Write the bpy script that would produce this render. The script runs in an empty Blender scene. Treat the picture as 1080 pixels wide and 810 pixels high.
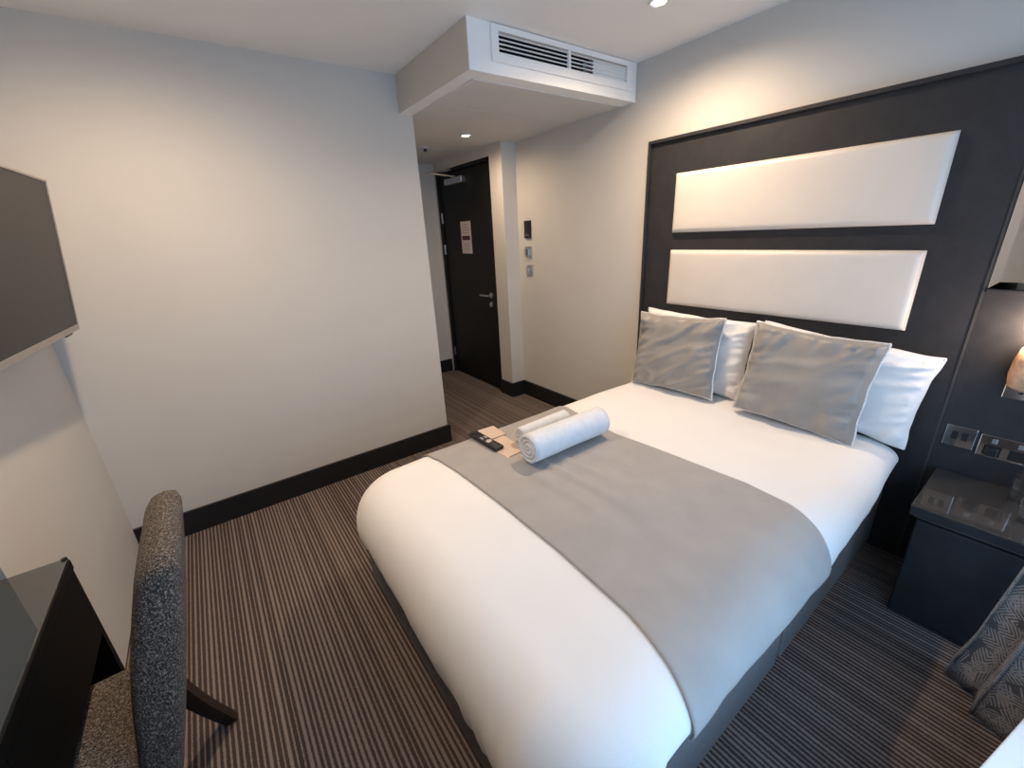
import bpy, bmesh, math, random
from mathutils import Vector, Matrix, noise
random.seed(7)
PI = math.pi
S = bpy.context.scene
C = S.collection

# ------------------------------------------------------------------ camera
cd = bpy.data.cameras.new('camera'); cam = bpy.data.objects.new('camera', cd); C.objects.link(cam)
F_PX = 438.94
YAW, PITCH, ROLL = math.radians(35.605), math.radians(-20.05), math.radians(-2.965)
fw = Vector((math.sin(YAW) * math.cos(PITCH), math.cos(YAW) * math.cos(PITCH), math.sin(PITCH)))
r0 = Vector((math.cos(YAW), -math.sin(YAW), 0)); u0 = r0.cross(fw)
rt = r0 * math.cos(ROLL) + u0 * math.sin(ROLL); up = -r0 * math.sin(ROLL) + u0 * math.cos(ROLL)
mw = Matrix((rt, up, -fw)).transposed().to_4x4(); mw.translation = (0, 0, 1.55)
cam.matrix_world = mw
cd.sensor_fit = 'HORIZONTAL'; cd.sensor_width = 36.0; cd.lens = 36.0 * F_PX / 1080.0
cd.clip_start = 0.02; cd.clip_end = 200
S.camera = cam

# ------------------------------------------------------------------ world, exposure
EXPOSURE = 0.06
SKY = 4.35
DOWN = 86.0
W = bpy.data.worlds.new('world'); S.world = W; W.use_nodes = True
bg = W.node_tree.nodes['Background']
bg.inputs[0].default_value = (0.36, 0.64, 1.0, 1); bg.inputs[1].default_value = SKY
S.view_settings.view_transform = 'Standard'; S.view_settings.look = 'None'
S.view_settings.exposure = EXPOSURE; S.view_settings.gamma = 1.0
S.view_settings.use_curve_mapping = False
WARM = (1.0, 0.755, 0.525)

# window wall frame: origin, direction along the wall, direction into the room
W0 = Vector((1.1, -0.38, 0)); WE = Vector((0.979, -0.204, 0)).normalized(); WN = Vector((0.204, 0.979, 0)).normalized()
def wp(a, o, z): return W0 + WE * a + WN * o + Vector((0, 0, z))
WIN = (-0.85, 0.85, 0.32, 2.16)
pl = bpy.data.lights.new('window_daylight_portal', 'AREA'); pl.shape = 'RECTANGLE'
pl.size = WIN[1] - WIN[0]; pl.size_y = WIN[3] - WIN[2]; pl.cycles.is_portal = True
po = bpy.data.objects.new('window_daylight_portal', pl); C.objects.link(po)
pm = Matrix((WE, Vector((0, 0, 1)), -WN)).transposed().to_4x4()
pm.translation = wp((WIN[0] + WIN[1]) / 2, -0.08, (WIN[2] + WIN[3]) / 2)
po.matrix_world = pm

# ------------------------------------------------------------------ materials
M = {}
def mat(name, col, rough=0.5, metal=0.0, noise_scale=None, noise_amt=0.06, bump=0.0, bump_scale=None,
        sheen=0.0, spec=0.5, coat=0.0, emit=None, trans=0.0, ior=1.45):
    m = bpy.data.materials.new(name); m.use_nodes = True; M[name] = m
    nt = m.node_tree; b = nt.nodes['Principled BSDF']
    b.inputs['Roughness'].default_value = rough; b.inputs['Metallic'].default_value = metal
    b.inputs['Specular IOR Level'].default_value = spec; b.inputs['Coat Weight'].default_value = coat
    b.inputs['Sheen Weight'].default_value = sheen; b.inputs['Sheen Roughness'].default_value = 0.4
    b.inputs['Transmission Weight'].default_value = trans; b.inputs['IOR'].default_value = ior
    b.inputs['Base Color'].default_value = (*col, 1)
    tc = nt.nodes.new('ShaderNodeTexCoord')
    n = nt.nodes.new('ShaderNodeTexNoise'); n.inputs['Scale'].default_value = noise_scale or 12.0
    n.inputs['Detail'].default_value = 4
    nt.links.new(tc.outputs['Object'], n.inputs['Vector'])
    r = nt.nodes.new('ShaderNodeValToRGB')
    r.color_ramp.elements[0].position = 0.3; r.color_ramp.elements[1].position = 0.7
    r.color_ramp.elements[0].color = (*[max(0, c * (1 - noise_amt)) for c in col], 1)
    r.color_ramp.elements[1].color = (*[min(1, c * (1 + noise_amt)) for c in col], 1)
    nt.links.new(n.outputs['Fac'], r.inputs['Fac']); nt.links.new(r.outputs['Color'], b.inputs['Base Color'])
    if bump:
        n2 = nt.nodes.new('ShaderNodeTexNoise'); n2.inputs['Scale'].default_value = bump_scale or 60
        n2.inputs['Detail'].default_value = 3
        nt.links.new(tc.outputs['Object'], n2.inputs['Vector'])
        bp = nt.nodes.new('ShaderNodeBump'); bp.inputs['Strength'].default_value = bump; bp.inputs['Distance'].default_value = 0.004
        nt.links.new(n2.outputs['Fac'], bp.inputs['Height']); nt.links.new(bp.outputs['Normal'], b.inputs['Normal'])
    if emit:
        b.inputs['Emission Color'].default_value = (*emit[0], 1); b.inputs['Emission Strength'].default_value = emit[1]
    return m

mat('wall_paint', (0.60, 0.572, 0.53), 0.62, noise_scale=3, noise_amt=0.015, bump=0.05, bump_scale=180)
mat('ceiling_paint', (0.86, 0.84, 0.81), 0.75, noise_scale=3, noise_amt=0.012)
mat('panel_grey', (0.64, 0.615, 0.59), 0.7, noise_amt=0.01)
mat('white_paint', (0.90, 0.89, 0.87), 0.45, noise_scale=5, noise_amt=0.012)
mat('black_skirting', (0.010, 0.011, 0.013), 0.45, noise_scale=8, noise_amt=0.2)
mat('black_board', (0.026, 0.025, 0.027), 0.42, noise_scale=20, noise_amt=0.15, bump=0.05, bump_scale=150)
mat('door_black', (0.004, 0.004, 0.004), 0.6, noise_scale=9, noise_amt=0.2)
mat('cream_leather', (0.70, 0.625, 0.55), 0.42, noise_scale=6, noise_amt=0.02, bump=0.10, bump_scale=260)
mat('duvet_cotton', (0.83, 0.81, 0.79), 0.8, noise_scale=5, noise_amt=0.015, bump=0.06, bump_scale=300, sheen=0.1)
mat('pillow_cotton', (0.82, 0.80, 0.78), 0.75, noise_scale=9, noise_amt=0.02, bump=0.10, bump_scale=30, sheen=0.1)
mat('towel_cotton', (0.74, 0.75, 0.77), 0.9, noise_scale=40, noise_amt=0.05, bump=0.5, bump_scale=420, sheen=0.3)
mat('runner_velvet', (0.36, 0.335, 0.315), 0.7, noise_scale=9, noise_amt=0.05, bump=0.15, bump_scale=220, sheen=0.35)
mat('cushion_velvet', (0.30, 0.275, 0.25), 0.42, noise_scale=7, noise_amt=0.10, bump=0.12, bump_scale=180, sheen=0.25)
mat('piping_silver', (0.68, 0.66, 0.64), 0.35, metal=0.2, noise_scale=200, noise_amt=0.2)
mat('divan_grey', (0.17, 0.162, 0.162), 0.85, noise_scale=60, noise_amt=0.08, bump=0.15, bump_scale=300)
mat('mattress_white', (0.7, 0.69, 0.67), 0.8)
mat('chrome', (0.72, 0.72, 0.74), 0.12, metal=1.0, noise_amt=0.01)
mat('brushed_steel', (0.55, 0.55, 0.56), 0.32, metal=1.0, noise_amt=0.02)
mat('black_plastic', (0.012, 0.012, 0.013), 0.4, noise_amt=0.1)
mat('grey_button', (0.5, 0.5, 0.5), 0.5)
mat('tv_screen', (0.020, 0.018, 0.017), 0.35, spec=0.3, noise_amt=0.02)
mat('tv_silver', (0.42, 0.38, 0.34), 0.35, metal=0.6, noise_amt=0.02)
mat('desk_black', (0.003, 0.003, 0.003), 0.6, spec=0.2, noise_amt=0.2)
mat('desk_glass', (0.05, 0.055, 0.055), 0.05, noise_amt=0.03, coat=1.0)
mat('stand_glass', (0.045, 0.042, 0.040), 0.09, noise_amt=0.1, coat=1.0)
mat('stand_black', (0.022, 0.023, 0.027), 0.42, noise_amt=0.15)
mat('bead_dark', (0.05, 0.048, 0.045), 0.35)
mat('pale_edge', (0.30, 0.29, 0.28), 0.3, metal=0.5)
mat('leg_wood', (0.018, 0.011, 0.009), 0.35, noise_scale=30, noise_amt=0.4)
mat('kraft_card', (0.62, 0.48, 0.39), 0.8, noise_scale=80, noise_amt=0.05)
mat('kraft_edge', (0.22, 0.14, 0.10), 0.8)
mat('notice_paper', (0.62, 0.55, 0.54), 0.6, noise_amt=0.02)
mat('notice_print', (0.06, 0.015, 0.02), 0.6)
mat('notice_grey', (0.35, 0.30, 0.30), 0.6)
mat('vent_dark', (0.006, 0.005, 0.005), 0.9)
mat('amber_shade', (0.62, 0.36, 0.22), 0.35, noise_scale=60, noise_amt=0.2)
mat('mirror', (0.86, 0.86, 0.86), 0.02, metal=1.0, noise_amt=0.002)
mat('sheer', (0.8, 0.8, 0.8), 0.8)
mat('lamp_glow', (1, 1, 1), 0.5, emit=((1.0, 0.83, 0.62), 26.0))
mat('bulb_glow', (1, 1, 1), 0.5, emit=((1.0, 0.85, 0.70), 20.0))

def carpet():
    m = bpy.data.materials.new('striped_carpet'); m.use_nodes = True; M['carpet'] = m
    nt = m.node_tree; L = nt.links; b = nt.nodes['Principled BSDF']
    N = nt.nodes.new
    tc = N('ShaderNodeTexCoord'); sp = N('ShaderNodeSeparateXYZ'); L.new(tc.outputs['Object'], sp.inputs[0])
    def math_(op, a, bb=None):
        n = N('ShaderNodeMath'); n.operation = op
        if isinstance(a, (int, float)): n.inputs[0].default_value = a
        else: L.new(a, n.inputs[0])
        if bb is not None:
            if isinstance(bb, (int, float)): n.inputs[1].default_value = bb
            else: L.new(bb, n.inputs[1])
        return n.outputs[0]
    nz = N('ShaderNodeTexNoise'); nz.inputs['Scale'].default_value = 160; nz.inputs['Detail'].default_value = 3
    L.new(tc.outputs['Object'], nz.inputs['Vector'])
    wob = math_('MULTIPLY', math_('SUBTRACT', nz.outputs['Fac'], 0.5), 0.006)
    xx = math_('ADD', sp.outputs['X'], wob)
    ph = math_('FRACT', math_('MULTIPLY', xx, 1 / 0.0172))
    cell = math_('FLOOR', math_('MULTIPLY', xx, 1 / 0.0172))
    wn = N('ShaderNodeTexWhiteNoise'); wn.noise_dimensions = '1D'; L.new(cell, wn.inputs['W'])
    tri = math_('ABSOLUTE', math_('SUBTRACT', ph, 0.5))
    thr = math_('ADD', math_('MULTIPLY', wn.outputs['Value'], 0.20), 0.12)
    mr = N('ShaderNodeMapRange'); mr.interpolation_type = 'SMOOTHSTEP'
    L.new(math_('SUBTRACT', thr, tri), mr.inputs['Value']); mr.inputs['From Min'].default_value = -0.07; mr.inputs['From Max'].default_value = 0.07
    mx = N('ShaderNodeMix'); mx.data_type = 'RGBA'; L.new(mr.outputs[0], mx.inputs['Factor'])
    mx.inputs['A'].default_value = (0.065, 0.048, 0.043, 1); mx.inputs['B'].default_value = (0.250, 0.205, 0.185, 1)
    n3 = N('ShaderNodeTexNoise'); n3.inputs['Scale'].default_value = 420; n3.inputs['Detail'].default_value = 2
    L.new(tc.outputs['Object'], n3.inputs['Vector'])
    hs = N('ShaderNodeHueSaturation'); L.new(mx.outputs['Result'], hs.inputs['Color'])
    L.new(math_('ADD', math_('MULTIPLY', n3.outputs['Fac'], 0.9), 0.55), hs.inputs['Value'])
    L.new(hs.outputs['Color'], b.inputs['Base Color'])
    b.inputs['Roughness'].default_value = 0.95; b.inputs['Specular IOR Level'].default_value = 0.15
    bp = N('ShaderNodeBump'); bp.inputs['Strength'].default_value = 0.6; bp.inputs['Distance'].default_value = 0.006
    L.new(math_('ADD', n3.outputs['Fac'], math_('MULTIPLY', mr.outputs[0], 0.4)), bp.inputs['Height'])
    L.new(bp.outputs['Normal'], b.inputs['Normal'])
carpet()

def tweed():
    m = bpy.data.materials.new('tweed'); m.use_nodes = True; M['tweed'] = m
    nt = m.node_tree; L = nt.links; b = nt.nodes['Principled BSDF']; N = nt.nodes.new
    tc = N('ShaderNodeTexCoord')
    outs = []
    for sc in ((520, 520, 110), (110, 520, 520), (300, 300, 300)):
        mp = N('ShaderNodeMapping'); mp.inputs['Scale'].default_value = sc
        L.new(tc.outputs['Object'], mp.inputs['Vector'])
        n = N('ShaderNodeTexNoise'); n.inputs['Scale'].default_value = 1.0; n.inputs['Detail'].default_value = 2
        L.new(mp.outputs[0], n.inputs['Vector']); outs.append(n.outputs['Fac'])
    a = N('ShaderNodeMath'); a.operation = 'ADD'; L.new(outs[0], a.inputs[0]); L.new(outs[1], a.inputs[1])
    a2 = N('ShaderNodeMath'); a2.operation = 'ADD'; L.new(a.outputs[0], a2.inputs[0]); L.new(outs[2], a2.inputs[1])
    mr = N('ShaderNodeMapRange'); L.new(a2.outputs[0], mr.inputs['Value'])
    mr.inputs['From Min'].default_value = 1.15; mr.inputs['From Max'].default_value = 1.95
    r = N('ShaderNodeValToRGB'); L.new(mr.outputs[0], r.inputs['Fac'])
    e = r.color_ramp.elements
    e[0].position = 0.25; e[0].color = (0.030, 0.026, 0.023, 1); e[1].position = 0.8; e[1].color = (0.42, 0.35, 0.285, 1)
    x = e.new(0.5); x.color = (0.115, 0.095, 0.080, 1)
    L.new(r.outputs['Color'], b.inputs['Base Color']); b.inputs['Roughness'].default_value = 0.9
    bp = N('ShaderNodeBump'); bp.inputs['Strength'].default_value = 0.7; bp.inputs['Distance'].default_value = 0.004
    L.new(mr.outputs[0], bp.inputs['Height']); L.new(bp.outputs['Normal'], b.inputs['Normal'])
tweed()

def fern_fabric():
    m = bpy.data.materials.new('fern_fabric'); m.use_nodes = True; M['fern'] = m
    nt = m.node_tree; L = nt.links; b = nt.nodes['Principled BSDF']; N = nt.nodes.new
    uv = N('ShaderNodeUVMap'); uv.uv_map = 'UVMap'
    fac_prev = None
    def math_(op, a, bb=None):
        n = N('ShaderNodeMath'); n.operation = op
        for i, v in enumerate((a, bb)):
            if v is None: continue
            if isinstance(v, (int, float)): n.inputs[i].default_value = v
            else: L.new(v, n.inputs[i])
        return n.outputs[0]
    for k, off in enumerate(((0, 0), (0.37, 0.61))):
        mp = N('ShaderNodeMapping'); mp.inputs['Location'].default_value = (off[0], off[1], 0); mp.inputs['Scale'].default_value = (15, 11, 1)
        L.new(uv.outputs[0], mp.inputs['Vector'])
        v = N('ShaderNodeTexVoronoi'); v.voronoi_dimensions = '2D'; v.inputs['Scale'].default_value = 1.0; v.inputs['Randomness'].default_value = 0.7
        L.new(mp.outputs[0], v.inputs['Vector'])
        sub = N('ShaderNodeVectorMath'); sub.operation = 'SUBTRACT'
        L.new(mp.outputs[0], sub.inputs[0]); L.new(v.outputs['Position'], sub.inputs[1])
        sc = N('ShaderNodeSeparateColor'); L.new(v.outputs['Color'], sc.inputs[0])
        ang = math_('MULTIPLY', sc.outputs[0], 6.28)
        vr = N('ShaderNodeVectorRotate'); vr.rotation_type = 'Z_AXIS'; L.new(sub.outputs[0], vr.inputs['Vector']); L.new(ang, vr.inputs['Angle'])
        sx = N('ShaderNodeSeparateXYZ'); L.new(vr.outputs[0], sx.inputs[0])
        ax = math_('ABSOLUTE', sx.outputs['X'])
        chev = math_('SINE', math_('MULTIPLY', math_('ADD', sx.outputs['Y'], math_('MULTIPLY', ax, -1.3)), 36))
        body = math_('SUBTRACT', 1.0, math_('ADD', math_('POWER', math_('MULTIPLY', ax, 2.6), 2.0), math_('POWER', math_('ABSOLUTE', math_('MULTIPLY', sx.outputs['Y'], 1.7)), 2.0)))
        mask = math_('GREATER_THAN', body, 0.0)
        leaf = math_('MULTIPLY', mask, math_('GREATER_THAN', chev, -0.15))
        fac_prev = leaf if fac_prev is None else math_('MAXIMUM', fac_prev, leaf)
    nz = N('ShaderNodeTexNoise'); nz.inputs['Scale'].default_value = 90; L.new(uv.outputs[0], nz.inputs['Vector'])
    f2 = math_('MULTIPLY', fac_prev, math_('ADD', nz.outputs['Fac'], 0.35))
    mx = N('ShaderNodeMix'); mx.data_type = 'RGBA'; L.new(f2, mx.inputs['Factor'])
    mx.inputs['A'].default_value = (0.085, 0.088, 0.100, 1); mx.inputs['B'].default_value = (0.32, 0.31, 0.315, 1)
    L.new(mx.outputs['Result'], b.inputs['Base Color']); b.inputs['Roughness'].default_value = 0.85
    bp = N('ShaderNodeBump'); bp.inputs['Strength'].default_value = 0.3; bp.inputs['Distance'].default_value = 0.002
    L.new(f2, bp.inputs['Height']); L.new(bp.outputs['Normal'], b.inputs['Normal'])
fern_fabric()

def marble():
    m = mat('marble_sill', (0.78, 0.79, 0.80), 0.3, noise_scale=3, noise_amt=0.05)
marble()

def pane():
    m = bpy.data.materials.new('window_pane'); m.use_nodes = True; M['pane'] = m
    nt = m.node_tree; nt.nodes.remove(nt.nodes['Principled BSDF'])
    t = nt.nodes.new('ShaderNodeBsdfTransparent'); g = nt.nodes.new('ShaderNodeBsdfGlossy'); g.inputs['Roughness'].default_value = 0.02
    x = nt.nodes.new('ShaderNodeMixShader'); x.inputs[0].default_value = 0.07
    nt.links.new(t.outputs[0], x.inputs[1]); nt.links.new(g.outputs[0], x.inputs[2])
    nt.links.new(x.outputs[0], nt.nodes['Material Output'].inputs['Surface'])
pane()
def tumbler():
    m = bpy.data.materials.new('clear_glass'); m.use_nodes = True; M['clear_glass'] = m
    nt = m.node_tree; nt.nodes.remove(nt.nodes['Principled BSDF'])
    t = nt.nodes.new('ShaderNodeBsdfTransparent'); t.inputs[0].default_value = (0.94, 0.95, 0.95, 1)
    g = nt.nodes.new('ShaderNodeBsdfGlossy'); g.inputs['Roughness'].default_value = 0.03
    lw = nt.nodes.new('ShaderNodeLayerWeight'); lw.inputs['Blend'].default_value = 0.25
    mu = nt.nodes.new('ShaderNodeMath'); mu.operation = 'MULTIPLY'; mu.inputs[1].default_value = 0.6
    nt.links.new(lw.outputs['Facing'], mu.inputs[0])
    x = nt.nodes.new('ShaderNodeMixShader'); nt.links.new(mu.outputs[0], x.inputs[0])
    nt.links.new(t.outputs[0], x.inputs[1]); nt.links.new(g.outputs[0], x.inputs[2])
    nt.links.new(x.outputs[0], nt.nodes['Material Output'].inputs['Surface'])
tumbler()

# ------------------------------------------------------------------ mesh helpers (world coordinates)
def place(o, parent, loc):
    if parent is not None:
        o.parent = parent
def root_of(o):
    while o.parent is not None: o = o.parent
    return o
def obj(name, bm, m, parent=None, smooth=False, loc=None):
    """bm is in world coordinates; becomes ONE mesh object"""
    bmesh.ops.recalc_face_normals(bm, faces=bm.faces)
    if parent is not None:
        org = root_of(parent).location.copy()
    elif loc is not None:
        org = Vector(loc)
    else:
        xs = [v.co.x for v in bm.verts]; ys = [v.co.y for v in bm.verts]; zs = [v.co.z for v in bm.verts]
        org = Vector(((min(xs) + max(xs)) / 2, (min(ys) + max(ys)) / 2, min(zs)))
    for v in bm.verts: v.co -= org
    me = bpy.data.meshes.new(name); bm.to_mesh(me); bm.free()
    me.materials.append(M[m])
    if smooth:
        for p in me.polygons: p.use_smooth = True
    o = bpy.data.objects.new(name, me); C.objects.link(o)
    if parent is not None:
        o.parent = parent
    else:
        o.location = org
    return o
def thing(name, label, cat, loc, group=None):
    o = bpy.data.objects.new(name, None); C.objects.link(o); o.empty_display_size = 0.05
    o.location = loc
    if label: o['label'] = label
    if cat: o['category'] = cat
    if group: o['group'] = group
    return o
def tag(o, label, cat, group=None):
    o['label'] = label; o['category'] = cat
    if group: o['group'] = group
    return o
def struct(name, bm, m, label=None, parent=None, smooth=False):
    o = obj(name, bm, m, parent, smooth)
    if parent is None:
        o['kind'] = 'structure'
        if label: o['label'] = label
    return o
def new(): return bmesh.new()
def box(x0, x1, y0, y1, z0, z1, bev=0.0, seg=2, bm=None, T=None):
    t = bmesh.new()
    bmesh.ops.create_cube(t, size=1)
    for v in t.verts:
        v.co = Vector(((x0 + x1) / 2 + v.co.x * (x1 - x0), (y0 + y1) / 2 + v.co.y * (y1 - y0), (z0 + z1) / 2 + v.co.z * (z1 - z0)))
    if bev > 0:
        bmesh.ops.bevel(t, geom=list(t.edges), offset=bev, segments=seg, affect='EDGES', profile=0.5)
    if T is not None:
        for v in t.verts: v.co = T @ v.co
    if bm is None: return t
    merge(bm, t); return bm
def merge(bm, t):
    me = bpy.data.meshes.new('tmp'); t.to_mesh(me); t.free(); bm.from_mesh(me); bpy.data.meshes.remove(me)
def prism(poly, z0, z1, bm=None):
    t = bm or bmesh.new()
    a = [t.verts.new((x, y, z0)) for x, y in poly]; b = [t.verts.new((x, y, z1)) for x, y in poly]
    n = len(poly)
    t.faces.new(a); t.faces.new(b)
    for i in range(n): t.faces.new((a[i], a[(i + 1) % n], b[(i + 1) % n], b[i]))
    return t
def lathe(profile, center, n=32, axis='Z', bm=None):
    """profile: list of (r, h)"""
    t = bm or bmesh.new(); c = Vector(center); rings = []
    for r, h in profile:
        ring = []
        for i in range(n):
            a = 2 * PI * i / n
            p = {'Z': Vector((r * math.cos(a), r * math.sin(a), h)), 'X': Vector((h, r * math.cos(a), r * math.sin(a))), 'Y': Vector((r * math.cos(a), h, r * math.sin(a)))}[axis]
            ring.append(t.verts.new(c + p))
        rings.append(ring)
    for a, b in zip(rings, rings[1:]):
        for i in range(n): t.faces.new((a[i], a[(i + 1) % n], b[(i + 1) % n], b[i]))
    for ring in (rings[0], rings[-1]):
        try: t.faces.new(ring)
        except ValueError: pass
    return t
def tube(pts, r, n=8, closed=False, bm=None):
    t = bm or bmesh.new(); pts = [Vector(p) for p in pts]; rings = []; N = len(pts)
    for i, p in enumerate(pts):
        q = pts[(i + 1) % N] if (closed or i < N - 1) else p
        o = pts[i - 1] if (closed or i > 0) else p
        d = (q - o).normalized()
        ref = Vector((0, 0, 1)) if abs(d.z) < 0.9 else Vector((1, 0, 0))
        a = d.cross(ref).normalized(); b = d.cross(a).normalized()
        rr = r[i] if isinstance(r, (list, tuple)) else r
        rings.append([t.verts.new(p + (a * math.cos(2 * PI * k / n) + b * math.sin(2 * PI * k / n)) * rr) for k in range(n)])
    for i in range(N if closed else N - 1):
        a, b = rings[i], rings[(i + 1) % N]
        for k in range(n): t.faces.new((a[k], a[(k + 1) % n], b[(k + 1) % n], b[k]))
    if not closed:
        t.faces.new(rings[0]); t.faces.new(rings[-1])
    return t
def grid(fn, nu, nv, bm=None, uvfn=None):
    t = bm or bmesh.new()
    vs = [[t.verts.new(fn(i / nu, j / nv)) for j in range(nv + 1)] for i in range(nu + 1)]
    lay = t.loops.layers.uv.new('UVMap') if uvfn else None
    for i in range(nu):
        for j in range(nv):
            f = t.faces.new((vs[i][j], vs[i + 1][j], vs[i + 1][j + 1], vs[i][j + 1]))
            if lay:
                for l, (a, b) in zip(f.loops, ((i, j), (i + 1, j), (i + 1, j + 1), (i, j + 1))): l[lay].uv = uvfn(a / nu, b / nv)
    return t
def nz(x, y, z=0.0): return noise.noise(Vector((x, y, z)))
def smooth(a, b, x):
    t = min(1, max(0, (x - a) / (b - a))); return t * t * (3 - 2 * t)

# ------------------------------------------------------------------ the setting
H = 2.455; SOF = 2.256
YA = 2.743; XB = -0.60; XH = 2.413; XJ = 2.265
struct('floor', box(-1.15, 2.7, -1.0, 4.6, -0.1, 0.0), 'carpet', 'brown and dark striped carpet')
struct('ceiling', box(-1.15, 2.7, -1.0, 4.6, H, H + 0.1), 'ceiling_paint', 'plain off-white ceiling')
struct('wall_far', box(-1.1, 1.314, YA, YA + 0.12, 0, H), 'wall_paint', 'plain pale grey wall behind the chair')
struct('wall_corridor', box(1.194, 1.314, YA + 0.12, 4.38, 0, H), 'wall_paint', 'pale grey side wall of the entrance lobby')
struct('wall_left', box(-1.1, XB, 1.527, YA, 0, H), 'wall_paint', 'pale grey wall that carries the television')
struct('wall_desk', box(-1.1, -0.95, -0.35, 1.527, 0, H), 'wall_paint', 'pale grey wall behind the desk')
struct('wall_right', box(XH, 2.6, -0.95, 3.15, 0, H), 'wall_paint', 'pale wall behind the headboard')
b = prism([(2.6, 3.15), (XJ, 3.15), (XJ, 3.335), (2.34, 3.335), (2.34, 4.345), (XJ, 4.345), (XJ, 4.38), (2.6, 4.38)], 0, H)
box(XJ, 2.34, 3.335, 4.345, 2.172, H, bm=b)
struct('wall_entrance', b, 'wall_paint', 'pale wall around the black entrance door')
struct('wall_back', box(1.194, 2.6, 4.38, 4.5, 0, H), 'wall_paint', 'far wall of the entrance lobby')
# window wall with a real opening
b = new()
def wbox(a0, a1, o0, o1, z0, z1, bm, bev=0):
    T = Matrix((WE, WN, Vector((0, 0, 1)))).transposed().to_4x4(); T.translation = W0
    return box(a0, a1, o0, o1, z0, z1, bev, bm=bm, T=T)
wbox(-2.3, WIN[0], -0.15, 0, 0, H, b); wbox(WIN[1], 1.55, -0.15, 0, 0, H, b)
wbox(WIN[0], WIN[1], -0.15, 0, 0, WIN[2], b); wbox(WIN[0], WIN[1], -0.15, 0, WIN[3], H, b)
struct('wall_window', b, 'wall_paint', 'wall with the window behind the photographer')
# bulkhead over the entrance
b = new(); box(1.232, XH, 2.02, 4.38, SOF, H, bm=b)
gx0, gx1, gz0, gz1 = 1.394, 2.312, 2.343, 2.425
box(1.232, gx0, 1.923, 2.02, SOF, H, bm=b); box(gx1, XH, 1.923, 2.02, SOF, H, bm=b)
box(gx0, gx1, 1.923, 2.02, SOF, gz0, bm=b); box(gx0, gx1, 1.923, 2.02, gz1, H, bm=b)
bulk = struct('ceiling_bulkhead', b, 'white_paint', 'lowered white bulkhead with the ventilation grille over the entrance')
def cpart(name, bm, m): return obj(name, bm, m, bulk)
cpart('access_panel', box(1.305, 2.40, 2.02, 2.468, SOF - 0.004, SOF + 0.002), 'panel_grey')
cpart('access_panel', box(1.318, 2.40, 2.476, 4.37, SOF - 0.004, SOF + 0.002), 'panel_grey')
# bulkhead side keeps the wall colour
cpart('side_panel', box(1.229, 1.2335, 1.926, YA - 0.001, SOF + 0.001, H - 0.001), 'wall_paint')

def skirting(name, poly, label):
    struct(name, prism(poly, 0, 0.143), 'black_skirting', label)
t = 0.018
skirting('baseboard_far', [(XB, YA - t), (1.314 + t, YA - t), (1.314 + t, 4.38), (1.314, 4.38), (1.314, YA), (XB, YA)], 'black skirting board along the far wall')
skirting('baseboard_right', [(XH, 1.77), (XH, 3.15), (XJ, 3.15), (XJ, 3.335), (XJ - t, 3.335), (XJ - t, 3.15 - t), (XH - t, 3.15 - t), (XH - t, 1.77)], 'black skirting board between headboard and entrance door')
skirting('baseboard_back', [(1.332, 4.38 - t), (2.25, 4.38 - t), (2.25, 4.38), (1.332, 4.38)], 'black skirting board at the end of the lobby')

# entrance door
d1 = thing('door_1', 'black entrance door in the lobby', None, (2.29, 3.84, 0)); d1['kind'] = 'structure'
leaf = obj('door_leaf', box(2.285, 2.325, 3.372, 4.308, 0.008, 2.135, 0.002), 'door_black', d1)
b = new(); box(2.262, 2.338, 3.338, 3.368, 0, 2.17, bm=b); box(2.262, 2.338, 4.312, 4.342, 0, 2.17, bm=b); box(2.262, 2.338, 3.338, 4.342, 2.14, 2.17, bm=b)
obj('door_frame', b, 'door_black', d1)
for z in (0.25, 1.40, 1.72):
    obj('hinge', lathe([(0.009, -0.05), (0.009, 0.05)], (2.276, 4.305, z), 12), 'brushed_steel', d1)
cl = obj('door_closer', box(2.235, 2.285, 3.78, 4.12, 2.02, 2.075, 0.004), 'brushed_steel', d1)
b = new(); tube([(2.262, 3.93, 2.082), (2.10, 4.02, 2.112)], 0.009, bm=b); tube([(2.10, 3.99, 2.108), (2.00, 4.05, 2.118), (2.262, 4.00, 2.150)], 0.008, bm=b)
obj('closer_arm', b, 'chrome', cl)
hb = obj('handle', lathe([(0.026, 0), (0.026, -0.010), (0.010, -0.012), (0.010, -0.055)], (2.285, 3.455, 0.975), 24, 'X'), 'brushed_steel', d1)
obj('lever', tube([(2.232, 3.452, 0.975), (2.230, 3.50, 0.975), (2.234, 3.585, 0.972)], [0.010, 0.010, 0.009], 10), 'brushed_steel', hb)
obj('lock_rose', lathe([(0.026, 0), (0.026, -0.010), (0.012, -0.012), (0.012, -0.022)], (2.285, 3.462, 0.885), 24, 'X'), 'brushed_steel', d1)
nt_ = thing('door_notice', 'pale printed notice with a dark band, fixed to the black door', 'notice', (2.283, 3.85, 1.36))
obj('sheet', box(2.2825, 2.2848, 3.752, 3.945, 1.365, 1.672), 'notice_paper', nt_)
obj('print_band', box(2.2818, 2.2826, 3.775, 3.925, 1.495, 1.535), 'notice_print', nt_)
for z in (1.64, 1.615, 1.59, 1.565, 1.46, 1.435, 1.41):
    obj('print_line', box(2.2818, 2.2826, 3.79, 3.91, z - 0.003, z + 0.003), 'notice_grey', nt_)

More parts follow.
